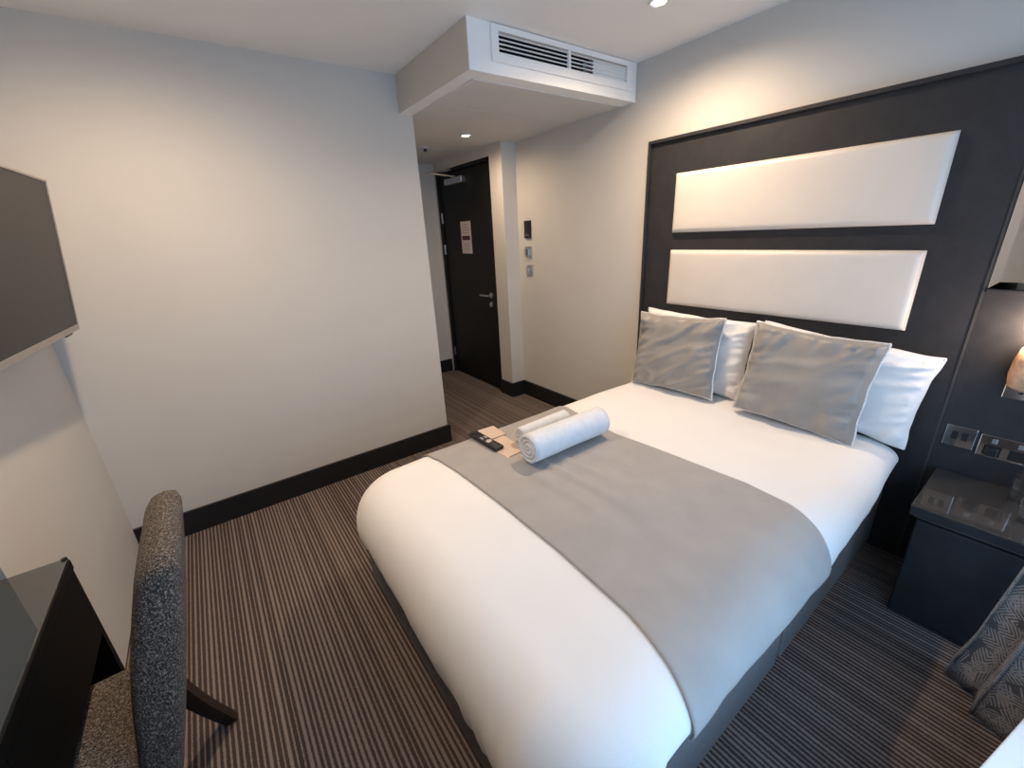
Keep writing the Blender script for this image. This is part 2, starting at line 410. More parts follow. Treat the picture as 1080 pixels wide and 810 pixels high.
# window
w1 = thing('window_1', 'tall window behind the photographer', None, tuple(wp(0, -0.1, 0))); w1['kind'] = 'structure'
b = new(); f = 0.05
wbox(WIN[0], WIN[0] + f, -0.12, -0.05, WIN[2], WIN[3], b); wbox(WIN[1] - f, WIN[1], -0.12, -0.05, WIN[2], WIN[3], b)
wbox(WIN[0] + f, WIN[1] - f, -0.12, -0.05, WIN[2], WIN[2] + f, b); wbox(WIN[0] + f, WIN[1] - f, -0.12, -0.05, WIN[3] - f, WIN[3], b)
wbox(0.035, 0.085, -0.12, -0.05, WIN[2] + f, WIN[3] - f, b)
obj('window_frame', b, 'white_paint', w1)
for a0, a1 in ((WIN[0] + f, 0.035), (0.085, WIN[1] - f)):
    obj('window_pane', wbox(a0, a1, -0.09, -0.084, WIN[2] + f, WIN[3] - f, new()), 'pane', w1)
obj('window_sill', wbox(-1.0, 0.45, -0.05, 0.265, 0.27, 0.30, new(), 0.004), 'marble_sill', w1)

# ------------------------------------------------------------------ ventilation grille
YF = 1.923
g = thing('ventilation_grille', 'long white air grille with dark slots on the bulkhead', 'vent', (1.86, YF - 0.012, 2.30))
x0, x1, z0, z1 = 1.394, 2.312, 2.343, 2.425; X0, X1, Z0, Z1 = 1.354, 2.385, 2.305, 2.450
b = new()
box(X0, x0, YF - 0.012, YF, Z0, Z1, bm=b); box(x1, X1, YF - 0.012, YF, Z0, Z1, bm=b)
box(x0, x1, YF - 0.012, YF, Z0, z0, bm=b); box(x0, x1, YF - 0.012, YF, z1, Z1, bm=b)
obj('grille_frame', b, 'white_paint', g)
obj('duct_back', box(x0, 2.043, YF + 0.08, YF + 0.094, z0, z1), 'vent_dark', g)
obj('blanking_plate', box(2.043, x1, YF + 0.004, YF + 0.010, z0, z1), 'white_paint', g)
obj('divider', box(1.840, 1.856, YF - 0.014, YF - 0.001, z0 - 0.004, z1 + 0.004), 'white_paint', g)
obj('duct_liner', box(x0, 2.043, YF + 0.012, YF + 0.08, z0, z0 + 0.002), 'vent_dark', g)
obj('duct_liner', box(x0, 2.043, YF + 0.012, YF + 0.08, z1 - 0.002, z1), 'vent_dark', g)
for i in range(5):
    z = z0 - 0.001 + i * (z1 - z0) / 4.7
    for xa, xb_ in ((x0, 1.840), (1.856, x1)):
        obj('slat', box(xa, xb_, YF - 0.010, YF - 0.001, z, z + 0.0032), 'white_paint', g)
obj('upper_blade', box(x0, x1, YF - 0.010, YF - 0.001, z1 - 0.009, z1), 'brushed_steel', g)

# ------------------------------------------------------------------ headboard
HB = 2.372   # front of the board
hb = thing('headboard', 'tall black headboard wall panel with two cream padded strips', 'headboard', (2.39, 0.75, 0))
YL, YR, ZT = 1.748, -0.60, 1.995
obj('board', box(HB, XH, YR, YL, 0, ZT), 'black_board', hb)
obj('edge_trim', box(HB - 0.022, XH, YL, YL + 0.016, 0, ZT + 0.018, 0.002), 'black_board', hb)
obj('edge_trim', box(HB - 0.022, XH, YR, YL, ZT, ZT + 0.018, 0.002), 'black_board', hb)
def padded(y0, y1, z0, z1, th, bev):
    def fn(u, v):
        y = y0 + (y1 - y0) * u; z = z0 + (z1 - z0) * v
        e = min(y - y0, y1 - y, z - z0, z1 - z)
        k = min(1, e / bev); s = math.sqrt(max(0, 1 - (1 - k) ** 2))
        return Vector((HB - 0.004 - th * s, y, z))
    def warp(n, L):
        k = bev / L
        return [0, .1 * k, .25 * k, .45 * k, .7 * k, k] + [k + (1 - 2 * k) * i / n for i in range(1, n)] + [1 - k, 1 - .7 * k, 1 - .45 * k, 1 - .25 * k, 1 - .1 * k, 1]
    us = warp(14, y1 - y0); vs = warp(6, z1 - z0); b = new()
    V = [[b.verts.new(fn(u, v)) for v in vs] for u in us]
    for i in range(len(us) - 1):
        for j in range(len(vs) - 1): b.faces.new((V[i][j], V[i + 1][j], V[i + 1][j + 1], V[i][j + 1]))
    # back
    n, m_ = len(us) - 1, len(vs) - 1
    ring = [V[i][0] for i in range(n)] + [V[n][j] for j in range(m_)] + [V[i][m_] for i in range(n, 0, -1)] + [V[0][j] for j in range(m_, 0, -1)]
    back = [b.verts.new((HB + 0.002, v.co.y, v.co.z)) for v in ring]
    for i in range(len(ring)): b.faces.new((ring[i], ring[(i + 1) % len(ring)], back[(i + 1) % len(ring)], back[i]))
    b.faces.new(back)
    return b
obj('padded_strip', padded(0.414, 1.565, 1.498, 1.820, 0.026, 0.028), 'cream_leather', hb, True)
obj('padded_strip', padded(0.414, 1.565, 1.073, 1.400, 0.026, 0.028), 'cream_leather', hb, True)
obj('groove_bead', box(HB - 0.004, HB + 0.001, 0.222, 0.230, 0.0, ZT), 'bead_dark', hb)
mi = thing('wall_mirror', 'clear mirror on the black wall above the nightstand and lamp', 'mirror', (HB, -0.1, 1.26))
obj('backing', box(HB - 0.004, HB, -0.42, 0.2195, 1.262, 1.935), 'black_plastic', mi)
b = new()
o_ = [(0.2185, 1.265), (-0.418, 1.265), (-0.418, 1.932), (0.2185, 1.932)]; i_ = [(0.193, 1.29), (-0.393, 1.29), (-0.393, 1.907), (0.193, 1.907)]
A = [b.verts.new((HB - 0.0045, y, z)) for y, z in o_]; B = [b.verts.new((HB - 0.0065, y, z)) for y, z in i_]
for i in range(4): b.faces.new((A[i], A[(i + 1) % 4], B[(i + 1) % 4], B[i]))
b.faces.new(B)
obj('mirror_glass', b, 'mirror', mi)
obj('mirror_ledge', box(HB - 0.012, HB, -0.42, 0.2195, 1.250, 1.262, 0.002), 'black_board', mi)

# ------------------------------------------------------------------ bed
BX0, BX1, BY0, BY1 = 0.337, 2.366, 0.332, 1.70
bed = thing('divan_bed', 'double bed with a grey upholstered divan base', 'bed', (1.35, 1.016, 0))
GAP = 1.362
obj('divan_base', box(BX0, GAP - 0.014, BY0, BY1, 0.03, 0.33, 0.012, 3), 'divan_grey', bed)
obj('divan_base', box(GAP + 0.014, BX1, BY0, BY1, 0.03, 0.33, 0.012, 3), 'divan_grey', bed)
for x in (BX0 + 0.06, GAP - 0.07, GAP + 0.07, BX1 - 0.06):
    for y in (BY0 + 0.06, BY1 - 0.06):
        obj('glide', lathe([(0.022, 0), (0.022, 0.032)], (x, y, 0), 12), 'black_plastic', bed)
mp = []
for cx, cy, a0_ in ((BX0 + 0.165, BY0 + 0.165, PI), (BX1 - 0.02, BY0 + 0.04, 1.5 * PI), (BX1 - 0.02, BY1 - 0.04, 0), (BX0 + 0.165, BY1 - 0.165, 0.5 * PI)):
    rr = 0.14 if cx < 1 else 0.02
    mp += [(cx + rr * math.cos(a0_ + PI / 2 * k / 6), cy + rr * math.sin(a0_ + PI / 2 * k / 6)) for k in range(7)]
obj('mattress', prism(mp, 0.33, 0.515), 'mattress_white', bed)

TOP = 0.588; INS = 0.115; RAD = 0.07
def top_disp(x, y):
    d = 0.008 * nz(x * 2.2, y * 2.2, 3) + 0.004 * nz(x * 6, y * 3, 9)
    return d
def prof(s, drop):
    """s 0..1 : from the flat top over the rounded edge to the hem; returns (out, down)"""
    ro, rd = INS + 0.055, 0.165
    a = min(1.0, s / 0.62) * PI / 2
    if s <= 0.62:
        return ro * math.sin(a), min(rd, drop * 0.75) * (1 - math.cos(a))
    k = (s - 0.62) / 0.38; d0 = min(rd, drop * 0.75)
    return ro - 0.014 * k * k, d0 + (drop - d0) * k
def hem_near(x):
    pts = [(0.3, 0.43), (0.6, 0.465), (0.9, 0.46), (1.2, 0.44), (1.45, 0.405), (1.8, 0.45), (2.1, 0.465), (2.4, 0.50)]
    for (a, c), (b_, d) in zip(pts, pts[1:]):
        if x <= b_: return c + (d - c) * smooth(0, 1, (x - a) / (b_ - a))
    return pts[-1][1]
def hem_foot(y): return 0.30 + 0.05 * smooth(0.5, 1.3, y) + 0.10 * smooth(0.62, 0.34, y)
def duvet():
    b = new()
    ix0, ix1, iy0, iy1 = BX0 + INS, 2.30, BY0 + INS, BY1 - INS
    # outline: start at head, near side -> foot -> far side -> head
    P = []
    n = 70
    for i in range(n): P.append((Vector((ix1 - (ix1 - ix0 - RAD) * i / n, iy0, 0)), Vector((0, -1, 0)), 'n'))
    for i in range(16):
        a = PI / 2 * i / 16
        P.append((Vector((ix0 + RAD - RAD * math.sin(a), iy0 + RAD - RAD * math.cos(a), 0)), Vector((-math.sin(a), -math.cos(a), 0)), 'c1'))
    m = 46
    for i in range(m): P.append((Vector((ix0, iy0 + RAD + (iy1 - iy0 - 2 * RAD) * i / m, 0)), Vector((-1, 0, 0)), 'f'))
    for i in range(16):
        a = PI / 2 * i / 16
        P.append((Vector((ix0 + RAD - RAD * math.cos(a), iy1 - RAD + RAD * math.sin(a), 0)), Vector((-math.cos(a), math.sin(a), 0)), 'c2'))
    for i in range(n + 1): P.append((Vector((ix0 + RAD + (ix1 - ix0 - RAD) * i / n, iy1, 0)), Vector((0, 1, 0)), 'r'))
    rings = []
    K_in, K_out = 14, 22
    yc = (iy0 + iy1) / 2
    for p, d, k in P:
        row = []
        # spine point
        sx = min(max(p.x, ix0 + (iy1 - iy0) / 2), ix1); sp = Vector((sx, yc, 0))
        for q in range(K_in):
            w = q / K_in; c = sp.lerp(p, w); row.append(Vector((c.x, c.y, TOP + top_disp(c.x, c.y))))
        if k == 'n': hz = hem_near(p.x)
        elif k == 'f': hz = hem_foot(p.y)
        elif k == 'c1':
            w = math.atan2(-d.x, -d.y) / (PI / 2); hz = hem_near(ix0) * (1 - w) + hem_foot(iy0 + RAD) * w
        else: hz = 0.345
        head = smooth(1.75, 2.3, p.x)
        for q in range(K_out + 1):
            s = q / K_out
            o, dn = prof(s, TOP - hz)
            o *= 1 - 0.16 * head
            c = p + d * o
            z = TOP - dn + top_disp(p.x, p.y) * (1 - s)
            # folds on the hanging cloth
            along = p.x + p.y * 1.3
            fl = s * s * (0.010 * nz(along * 5, s * 0.8, 1) + 0.006 * nz(along * 13, s, 4))
            if k in ('c1', 'f') : fl += 0.016 * smooth(0.25, 1, s) * smooth(1.0, 0.55, p.y) * nz(along * 17, s * 0.6, 8)
            if k == 'c1': fl += 0.01 * s
            c = c + d * fl
            row.append(Vector((c.x, c.y, z)))
        # turn the hem inwards so the cloth has thickness
        e = row[-1]
        for off, dz in ((0.010, -0.006), (0.026, -0.002), (0.040, 0.016)):
            row.append(Vector((e.x - d.x * off, e.y - d.y * off, e.z + dz)))
        rings.append(row)
    VV = [[b.verts.new(c) for c in row] for row in rings]
    for a, c in zip(VV, VV[1:]):
        for q in range(len(a) - 1):
            try: b.faces.new((a[q], a[q + 1], c[q + 1], c[q]))
            except ValueError: pass
    bmesh.ops.remove_doubles(b, verts=b.verts, dist=0.0004)
    return b
dv = obj('duvet', duvet(), 'duvet_cotton', None, True)
tag(dv, 'plump white duvet spread over the double bed', 'duvet')

def runner():
    iy0, iy1 = BY0 + INS, BY1 - INS
    LX = [(0.25, 0.625), (0.35, 0.66), (0.5, 0.695), (0.8, 0.715), (1.1, 0.71), (1.4, 0.695), (1.7, 0.668)]
    RX = [(0.25, 1.43), (0.33, 1.47), (0.45, 1.505), (0.6, 1.52), (0.8, 1.50), (1.2, 1.47), (1.6, 1.52)]
    def lin(P, y):
        if y <= P[0][0]: return P[0][1]
        for (a, c), (b_, d) in zip(P, P[1:]):
            if y <= b_: return c + (d - c) * (y - a) / (b_ - a)
        return P[-1][1]
    n_s, n_t = 24, 50; off = 0.005
    def fn(u, v):
        # v across the bed, from the near hem to the far hem
        tot = 2 * n_s + n_t; q = v * tot
        def side(s, iy, sg, x):
            hz = (hem_near(x) - 0.012 if sg < 0 else 0.35)
            o, dn = prof(s, TOP - hz)
            along = x + iy * 1.3
            fl = s * s * (0.010 * nz(along * 5, s * 0.8, 1) + 0.006 * nz(along * 13, s, 4))
            return Vector((x, iy + sg * (o + fl + off * math.sin(min(1, s / 0.5) * PI / 2) + 0.002), TOP - dn + top_disp(x, iy) * (1 - s) + off * (1 - 0.6 * s)))
        if q <= n_s: y_est = iy0 - prof(1 - q / n_s, 0.16)[0]
        elif q >= n_s + n_t: y_est = iy1 + 0.1
        else: y_est = iy0 + (iy1 - iy0) * (q - n_s) / n_t
        xa, xb_ = lin(LX, y_est), lin(RX, y_est); x = xa + (xb_ - xa) * u
        if q <= n_s: return side(1 - q / n_s, iy0, -1, x)
        if q >= n_s + n_t: return side((q - n_s - n_t) / n_s, iy1, 1, x)
        y = y_est; ed = smooth(0, 0.1, min(u, 1 - u)) * smooth(iy0, iy0 + 0.12, y) * smooth(iy1, iy1 - 0.12, y)
        # soft creases running across the bed from under the towels
        cr = 0.0
        for x_c, sl, am, w, ya_, yb_ in ((1.02, 0.10, 0.0075, 0.018, 0.62, 1.32), (1.10, 0.16, 0.005, 0.016, 0.75, 1.30), (0.93, 0.05, 0.004, 0.02, 0.60, 1.25), (1.22, 0.12, 0.004, 0.02, 0.7, 1.2)):
            dx = x - (x_c + sl * (1.3 - y) * 0.6 + 0.01 * nz(y * 4, x_c))
            cr += am * math.exp(-(dx / w) ** 2) * smooth(ya_, ya_ + 0.25, y) * smooth(yb_, yb_ - 0.1, y)
        return Vector((x, y, TOP + top_disp(x, y) + off + ed * cr * 1.7))
    b = grid(fn, 70, 2 * n_s + n_t)
    bmesh.ops.recalc_face_normals(b, faces=b.faces)
    r = bmesh.ops.solidify(b, geom=list(b.faces), thickness=-0.003)
    return b
rn = obj('bed_runner', runner(), 'runner_velvet', None, True)
tag(rn, 'taupe grey velvet runner draped across the middle of the bed', 'bed runner')

def cushion(w, h, th, center, tilt, yaw, seed, ear=0.10, roll=0.0, wr=0.006, pw=0.42):
    """standing soft cushion; returns (mesh, outline)"""
    n = 56; b = new()
    T = Matrix.Translation(Vector(center)) @ Matrix.Rotation(yaw, 4, 'Z') @ Matrix.Rotation(tilt, 4, 'Y') @ Matrix.Rotation(roll, 4, 'X')
    def outline(u, v):
        x = u * w / 2 * (1 - ear * (1 - v * v) * abs(u) ** 1.5) ; z = v * h / 2 * (1 - ear * (1 - u * u) * abs(v) ** 1.5)
        x += 0.006 * nz(v * 3, seed) * abs(u); z += 0.006 * nz(u * 3, seed + 4) * abs(v)
        return x, z
    def f(u, v, sg):
        x, z = outline(u, v)
        k = max(0, (1 - u * u) * (1 - v * v))
        d = th / 2 * k ** pw
        r = math.hypot(u, v)
        a = math.atan2(v, u)
        edge = min(1 - abs(u), 1 - abs(v))
        mask = smooth(0, 0.10, edge)
        gu = smooth(0.30, 0.95, abs(u)); gv = smooth(0.40, 0.95, abs(v))
        rid = lambda q: max(0.0, 1 - 3.2 * abs(q)) ** 1.5
        d += wr * mask * (gu * rid(nz(u * 0.9 + seed, v * 4.2 + 1.6 * u, seed)) * 1.1 + gv * rid(nz(u * 3.6 + 1.2 * v, v * 0.9 + seed, seed + 7)) * 0.9)
        d += wr * 0.8 * mask * rid(nz(u * 1.6 + v * 1.9 + seed, (u - v) * 0.5, seed + 3))
        d += wr * 0.7 * k ** 0.5 * nz(u * 1.5 + seed, v * 2.2, sg)
        return T @ Vector((sg * d, x, z))
    G = {}
    def vert(i, j, sg):
        bd = i in (0, n) or j in (0, n)
        key = (i, j, 0 if bd else sg)
        if key not in G:
            u, v = math.sin(PI / 2 * (2 * i / n - 1)), math.sin(PI / 2 * (2 * j / n - 1))
            G[key] = b.verts.new(f(u, v, 0 if bd else sg))
        return G[key]
    for sg in (-1, 1):
        for i in range(n):
            for j in range(n):
                b.faces.new((vert(i, j, sg), vert(i + 1, j, sg), vert(i + 1, j + 1, sg), vert(i, j + 1, sg)))
    idx = [(i, 0) for i in range(n)] + [(n, j) for j in range(n)] + [(i, n) for i in range(n, 0, -1)] + [(0, j) for j in range(n, 0, -1)]
    return b, [vert(i, j, 0).co.copy() for i, j in idx]

def pillow(label, group, **k):
    b, out = cushion(**k)
    o = obj('pillow', b, 'pillow_cotton', None, True); tag(o, label, 'pillow', group)
    b2 = tube(out, 0.004, 6, True)
    obj('seam', b2, 'pillow_cotton', o, True)
    return o
pillow('white pillow standing at the right end of the headboard, nearest the nightstand', 'white pillows on the bed', w=0.69, h=0.41, th=0.105, center=(2.302, 0.622, 0.817), tilt=math.radians(5), yaw=0.0, seed=2, ear=0.05, roll=math.radians(5), wr=0.012)
pillow('white pillow standing behind the smaller-looking left cushion, away from the nightstand', 'white pillows on the bed', w=0.68, h=0.44, th=0.105, center=(2.302, 1.330, 0.818), tilt=math.radians(5), yaw=0.0, seed=11, ear=0.05, roll=math.radians(1), wr=0.012)
def scatter(label, **k):
    t = thing('cushion', label, 'cushion', (k['center'][0], k['center'][1], k['center'][2] - k['h'] / 2), 'grey velvet cushions')
    b, out = cushion(**k)
    obj('cover', b, 'cushion_velvet', t, True)
    obj('piping', tube(out, 0.0055, 8, True), 'piping_silver', t, True)
scatter('grey velvet cushion with silver piping leaning nearest the nightstand', w=0.53, h=0.46, th=0.11, center=(2.186, 0.695, 0.825), tilt=math.radians(11), yaw=math.radians(0), seed=5, ear=0.06, roll=math.radians(2.5), wr=0.016)
scatter('grey velvet cushion with silver piping at the far side of the bed by the lobby', w=0.53, h=0.45, th=0.11, center=(2.186, 1.368, 0.822), tilt=math.radians(11), yaw=math.radians(2), seed=21, ear=0.06, roll=math.radians(-2), wr=0.016)

# ------------------------------------------------------------------ things on the bed
def towel(label, x0, x1, y, r, seed, turns, yaw=0.0):
    zc = TOP + 0.014 + r
    n = int(turns * 34); th = r / (turns + 0.35)
    T = Matrix.Translation((x0, y, zc)) @ Matrix.Rotation(yaw, 4, 'Z')
    b = new(); L = x1 - x0; nx = 16
    def cross(ang, rad, u):
        wob = 1 + 0.03 * nz(math.cos(ang) * 1.4, math.sin(ang) * 1.4, seed + u * 3)
        sq = 0.96 if math.sin(ang) < -0.3 else 1.0
        return T @ Vector((u * L + 0.006 * nz(ang * 0.8, rad * 60, seed + (9 if u > .5 else 0)) * (1 if u in (0, 1) else 0), math.cos(ang) * rad * wob, math.sin(ang) * rad * wob * sq))
    a0 = -0.9 - turns * 2 * PI; outer = []; inner = []
    for i in range(n + 1):
        f_ = i / n; ang = a0 + f_ * turns * 2 * PI; ro = th * 0.5 + (r - th * 0.5) * f_
        outer.append([b.verts.new(cross(ang, ro, q / nx)) for q in range(nx + 1)])
        inner.append([b.verts.new(cross(ang, max(0.001, ro - th * 0.80), q / nx)) for q in range(nx + 1)])
    for S_ in (outer, inner):
        for a, c in zip(S_, S_[1:]):
            for q in range(nx): b.faces.new((a[q], a[q + 1], c[q + 1], c[q]))
    for q in (0, nx):
        for i in range(n): b.faces.new((outer[i][q], outer[i + 1][q], inner[i + 1][q], inner[i][q]))
    for i in (0, n):
        for q in range(nx): b.faces.new((outer[i][q], outer[i][q + 1], inner[i][q + 1], inner[i][q]))
    o = obj('rolled_towel', b, 'towel_cotton', None, True); tag(o, label, 'towel', 'rolled towels on the bed')
towel('large rolled white bath towel, the nearer and bigger roll on the runner', 0.962, 1.405, 1.256, 0.074, 3, 3.4, math.radians(-1))
towel('small rolled white hand towel lying behind the large rolled towel', 1.045, 1.35, 1.425, 0.045, 8, 2.6, math.radians(1))
# remote control
rz = TOP + 0.006
def rot_box(cx, cy, ang):
    return Matrix.Translation((cx, cy, 0)) @ Matrix.Rotation(ang, 4, 'Z')
rc = thing('remote_control', 'black remote control lying across the two brown cards', 'remote', (0.935, 1.55, rz))
RT = rot_box(0.935, 1.55, math.radians(3))
obj('body', box(-0.026, 0.026, -0.112, 0.112, rz + 0.003, rz + 0.022, 0.006, 3, T=RT), 'black_plastic', rc, True)
for i, (x, y) in enumerate([(x, y) for y in (0.085, 0.067, 0.049) for x in (-0.014, 0, 0.014)]):
    obj('button', box(x - 0.004, x + 0.004, y - 0.005, y + 0.005, rz + 0.0215, rz + 0.0238, T=RT), 'black_plastic', rc)
for x, y in ((-0.012, 0.022), (0.010, 0.022), (-0.012, 0.008), (0.010, 0.008)):
    obj('button', box(x - 0.005, x + 0.005, y - 0.004, y + 0.004, rz + 0.0215, rz + 0.0245, T=RT), 'grey_button', rc)
b = lathe([(0.016, 0), (0.016, 0.0025), (0.007, 0.0027)], (0, -0.03, rz + 0.0215), 24)
for v in b.verts: v.co = RT @ v.co
obj('navigation_pad', b, 'brushed_steel', rc)
for x, y in ((-0.012, -0.062), (0.012, -0.062), (-0.012, -0.08), (0.012, -0.08)):
    obj('button', box(x - 0.004, x + 0.004, y - 0.004, y + 0.004, rz + 0.0215, rz + 0.0238, T=RT), 'black_plastic', rc)
for lab, cx, cy, ang, w, l in (('brown kraft card under the remote, nearer the window end', 0.985, 1.455, 0.05, 0.12, 0.19), ('brown kraft card under the remote, at the far edge of the bed', 1.00, 1.62, -0.06, 0.13, 0.13)):
    T_ = rot_box(cx, cy, ang)
    k = thing('paper_card', lab, 'card', (cx, cy, rz), 'kraft cards on the runner')
    obj('sheet', box(-w / 2, w / 2, -l / 2, l / 2, rz, rz + 0.0025, T=T_), 'kraft_card', k)
    obj('printed_edge', box(-w / 2 + 0.01, w / 2, -l / 2, -l / 2 + 0.006, rz + 0.0026, rz + 0.0030, T=T_), 'kraft_edge', k)

# ------------------------------------------------------------------ nightstand
ns = thing('nightstand', 'black bedside cabinet with a dark glass top', 'nightstand', (2.18, -0.05, 0))
obj('cabinet_body', box(1.985, 2.366, -0.34, 0.165, 0.0, 0.460, 0.002), 'stand_black', ns)
obj('drawer_front', box(1.967, 1.984, -0.335, 0.160, 0.02, 0.452, 0.002), 'stand_black', ns)
obj('shadow_gap', box(1.975, 2.36, -0.335, 0.175, 0.460, 0.468), 'pale_edge', ns)
obj('top_board', box(1.962, 2.366, -0.345, 0.187, 0.468, 0.502, 0.002), 'stand_black', ns)
obj('glass_top', box(1.96, 2.366, -0.347, 0.189, 0.5025, 0.5105, 0.002), 'stand_glass', ns)
def glass(label, x, y):
    z = 0.511; r = 0.036; h = 0.095
    b = lathe([(0.001, 0.0), (r * 0.84, 0.0), (r, h), (r - 0.0022, h), (r * 0.84 - 0.002, 0.008), (0.001, 0.008)], (x, y, z), 32)
    o = obj('drinking_glass', b, 'clear_glass', None, True); tag(o, label, 'glass', 'drinking glasses on the nightstand')
glass('clear drinking glass at the back of the nightstand', 2.27, -0.050)
glass('clear drinking glass at the front of the nightstand', 2.12, -0.082)

def socket(name, label, cat, y0, y1, z0, z1):
    t = thing(name, label, cat, (HB, (y0 + y1) / 2, z0))
    obj('plate', box(HB - 0.007, HB, y0, y1, z0, z1, 0.002), 'chrome', t, False)
    return t
s1 = socket('light_switch', 'square chrome switch plate on the black panel by the bed', 'switch', 0.112, 0.202, 0.622, 0.712)
for y in (0.172, 0.142):
    obj('rocker', box(HB - 0.012, HB - 0.006, y - 0.010, y + 0.010, 0.655, 0.690, 0.002), 'black_plastic', s1)
s2 = socket('power_socket', 'wide chrome double socket plate above the nightstand', 'socket', -0.046, 0.102, 0.612, 0.704)
for y in (0.062, -0.006):
    obj('outlet', box(HB - 0.0085, HB - 0.006, y - 0.024, y + 0.024, 0.622, 0.664), 'black_plastic', s2)
    obj('rocker', box(HB - 0.011, HB - 0.006, y - 0.007, y + 0.007, 0.674, 0.692, 0.001), 'brushed_steel', s2)
pg = thing('charger_plug', 'small black plug in the double socket', 'plug', (HB - 0.03, 0.062, 0.62))
obj('plug_body', box(HB - 0.030, HB - 0.0088, 0.045, 0.079, 0.624, 0.658, 0.004), 'black_plastic', pg)

# bedside wall lamp
wl = thing('bedside_lamp', 'amber ribbed bedside lamp on a chrome bracket, lit at the top', 'lamp', (2.30, 0.045, 0.86))
obj('wall_plate', box(HB - 0.012, HB, 0.00, 0.09, 0.865, 0.955, 0.003), 'chrome', wl)
obj('bracket_arm', tube([(HB - 0.01, 0.045, 0.91), (2.31, 0.045, 0.91), (2.30, 0.045, 0.925)], 0.008, 10), 'chrome', wl, True)
b = new(); n = 48
prof_ = [(0.020, 0.890), (0.040, 0.905), (0.046, 0.95), (0.044, 1.0), (0.036, 1.045), (0.032, 1.045), (0.040, 0.995), (0.042, 0.95), (0.036, 0.912)]
rings = []
for r, z in prof_:
    rings.append([b.verts.new((2.30 + r * (1 + 0.04 * (i % 2)) * math.cos(2 * PI * i / n), 0.045 + r * (1 + 0.04 * (i % 2)) * math.sin(2 * PI * i / n), z + 0.03)) for i in range(n)])
for a, c in zip(rings, rings[1:]):
    for i in range(n): b.faces.new((a[i], a[(i + 1) % n], c[(i + 1) % n], c[i]))
b.faces.new(rings[0])
obj('ribbed_shade', b, 'amber_shade', wl, True)
bulb = obj('bulb', lathe([(0.004, 1.02), (0.018, 1.03), (0.024, 1.05), (0.022, 1.068), (0.010, 1.082), (0.001, 1.084)], (2.30, 0.045, 0.03), 24), 'bulb_glow', wl, True)
l = bpy.data.lights.new('bedside_bulb_light', 'POINT'); l.energy = 5.5; l.color = (1.0, 0.74, 0.55); l.shadow_soft_size = 0.02
lo = bpy.data.objects.new('bedside_bulb_light', l); C.objects.link(lo); lo.parent = wl; lo.location = Vector((2.28, 0.045, 1.14)) - wl.location

# ------------------------------------------------------------------ curtain
def curtain():
    # plan path of the bunched curtain, pleats sharp; slight kick at the foot
    A = Vector((1.82, -0.065)); B_ = Vector((1.60, -0.21)); D = B_ - A; L = D.length; d = D / L; nrm = Vector((d.y, -d.x))
    if nrm.y < 0: nrm = -nrm
    nu, nv = 150, 60
    def fn(u, v):
        z = 0.012 + v * 2.42
        k = u * 3.2
        am = 0.034 * (0.75 + 0.35 * nz(k, 2.0))
        ph = k * 2 * PI + 0.5 * nz(v * 2, 3.0)
        tuck = 1 - 0.30 * smooth(0.0, 0.6, v)
        p = A + d * (u * 0.42 * tuck + 0.016 * math.sin(ph * 2)) + nrm * (am * math.sin(ph) * (0.8 + 0.3 * (1 - v)))
        p = p + Vector((0.0, -0.06)) * smooth(0.0, 0.35, v) + Vector((0.004, 0.022)) * (1 - smooth(0, 0.10, v)) * (1 - u)
        return Vector((p.x, p.y, z))
    b = grid(fn, nu, nv, uvfn=lambda u, v: (u * 0.95, v * 2.4))
    return b
b = curtain()
cu = obj('curtain', b, 'fern', None, True); tag(cu, 'dark grey curtain with a pale fern leaf pattern beside the nightstand', 'curtain')
sm = cu.modifiers.new('thickness', 'SOLIDIFY'); sm.thickness = 0.003; sm.offset = 0

# ------------------------------------------------------------------ television
tv = thing('television', 'flat dark television tilted forward on the left wall', 'television', (-0.52, 2.01, 1.2))
tvh = 0.571; tvw = 0.965
TT = Matrix.Translation((-0.450, 2.495, 1.258)) @ Matrix.Rotation(math.radians(-4.2), 4, 'Z') @ Matrix.Translation((0, -0.4825, 0)) @ Matrix.Rotation(math.atan2(0.075, 0.566), 4, 'Y')
obj('casing', box(-0.042, -0.004, -tvw / 2, tvw / 2, 0, tvh, 0.004, 2, T=TT), 'black_plastic', tv)
obj('screen', box(-0.004, 0.0, -tvw / 2 + 0.007, tvw / 2 - 0.007, 0.018, tvh - 0.007, T=TT), 'tv_screen', tv)
b = new()
box(-0.006, 0.003, -tvw / 2, tvw / 2, 0, 0.018, bm=b, T=TT); box(-0.006, 0.003, -tvw / 2, tvw / 2, tvh - 0.007, tvh, bm=b, T=TT)
box(-0.006, 0.003, -tvw / 2, -tvw / 2 + 0.007, 0.018, tvh - 0.007, bm=b, T=TT); box(-0.006, 0.003, tvw / 2 - 0.007, tvw / 2, 0.018, tvh - 0.007, bm=b, T=TT)
obj('bezel', b, 'tv_silver', tv)
obj('underside_trim', box(-0.042, 0.003, -tvw / 2, tvw / 2, -0.004, 0.0, T=TT), 'tv_silver', tv)
b = box(-0.60, -0.585, 1.86, 2.16, 1.42, 1.66); box(-0.585, -0.48, 1.97, 2.05, 1.50, 1.58, bm=b)
obj('wall_bracket', b, 'black_plastic', tv)
obj('sensor', box(-0.035, 0.0, 0.33, 0.40, -0.014, -0.004, 0.003, T=TT), 'black_plastic', tv)

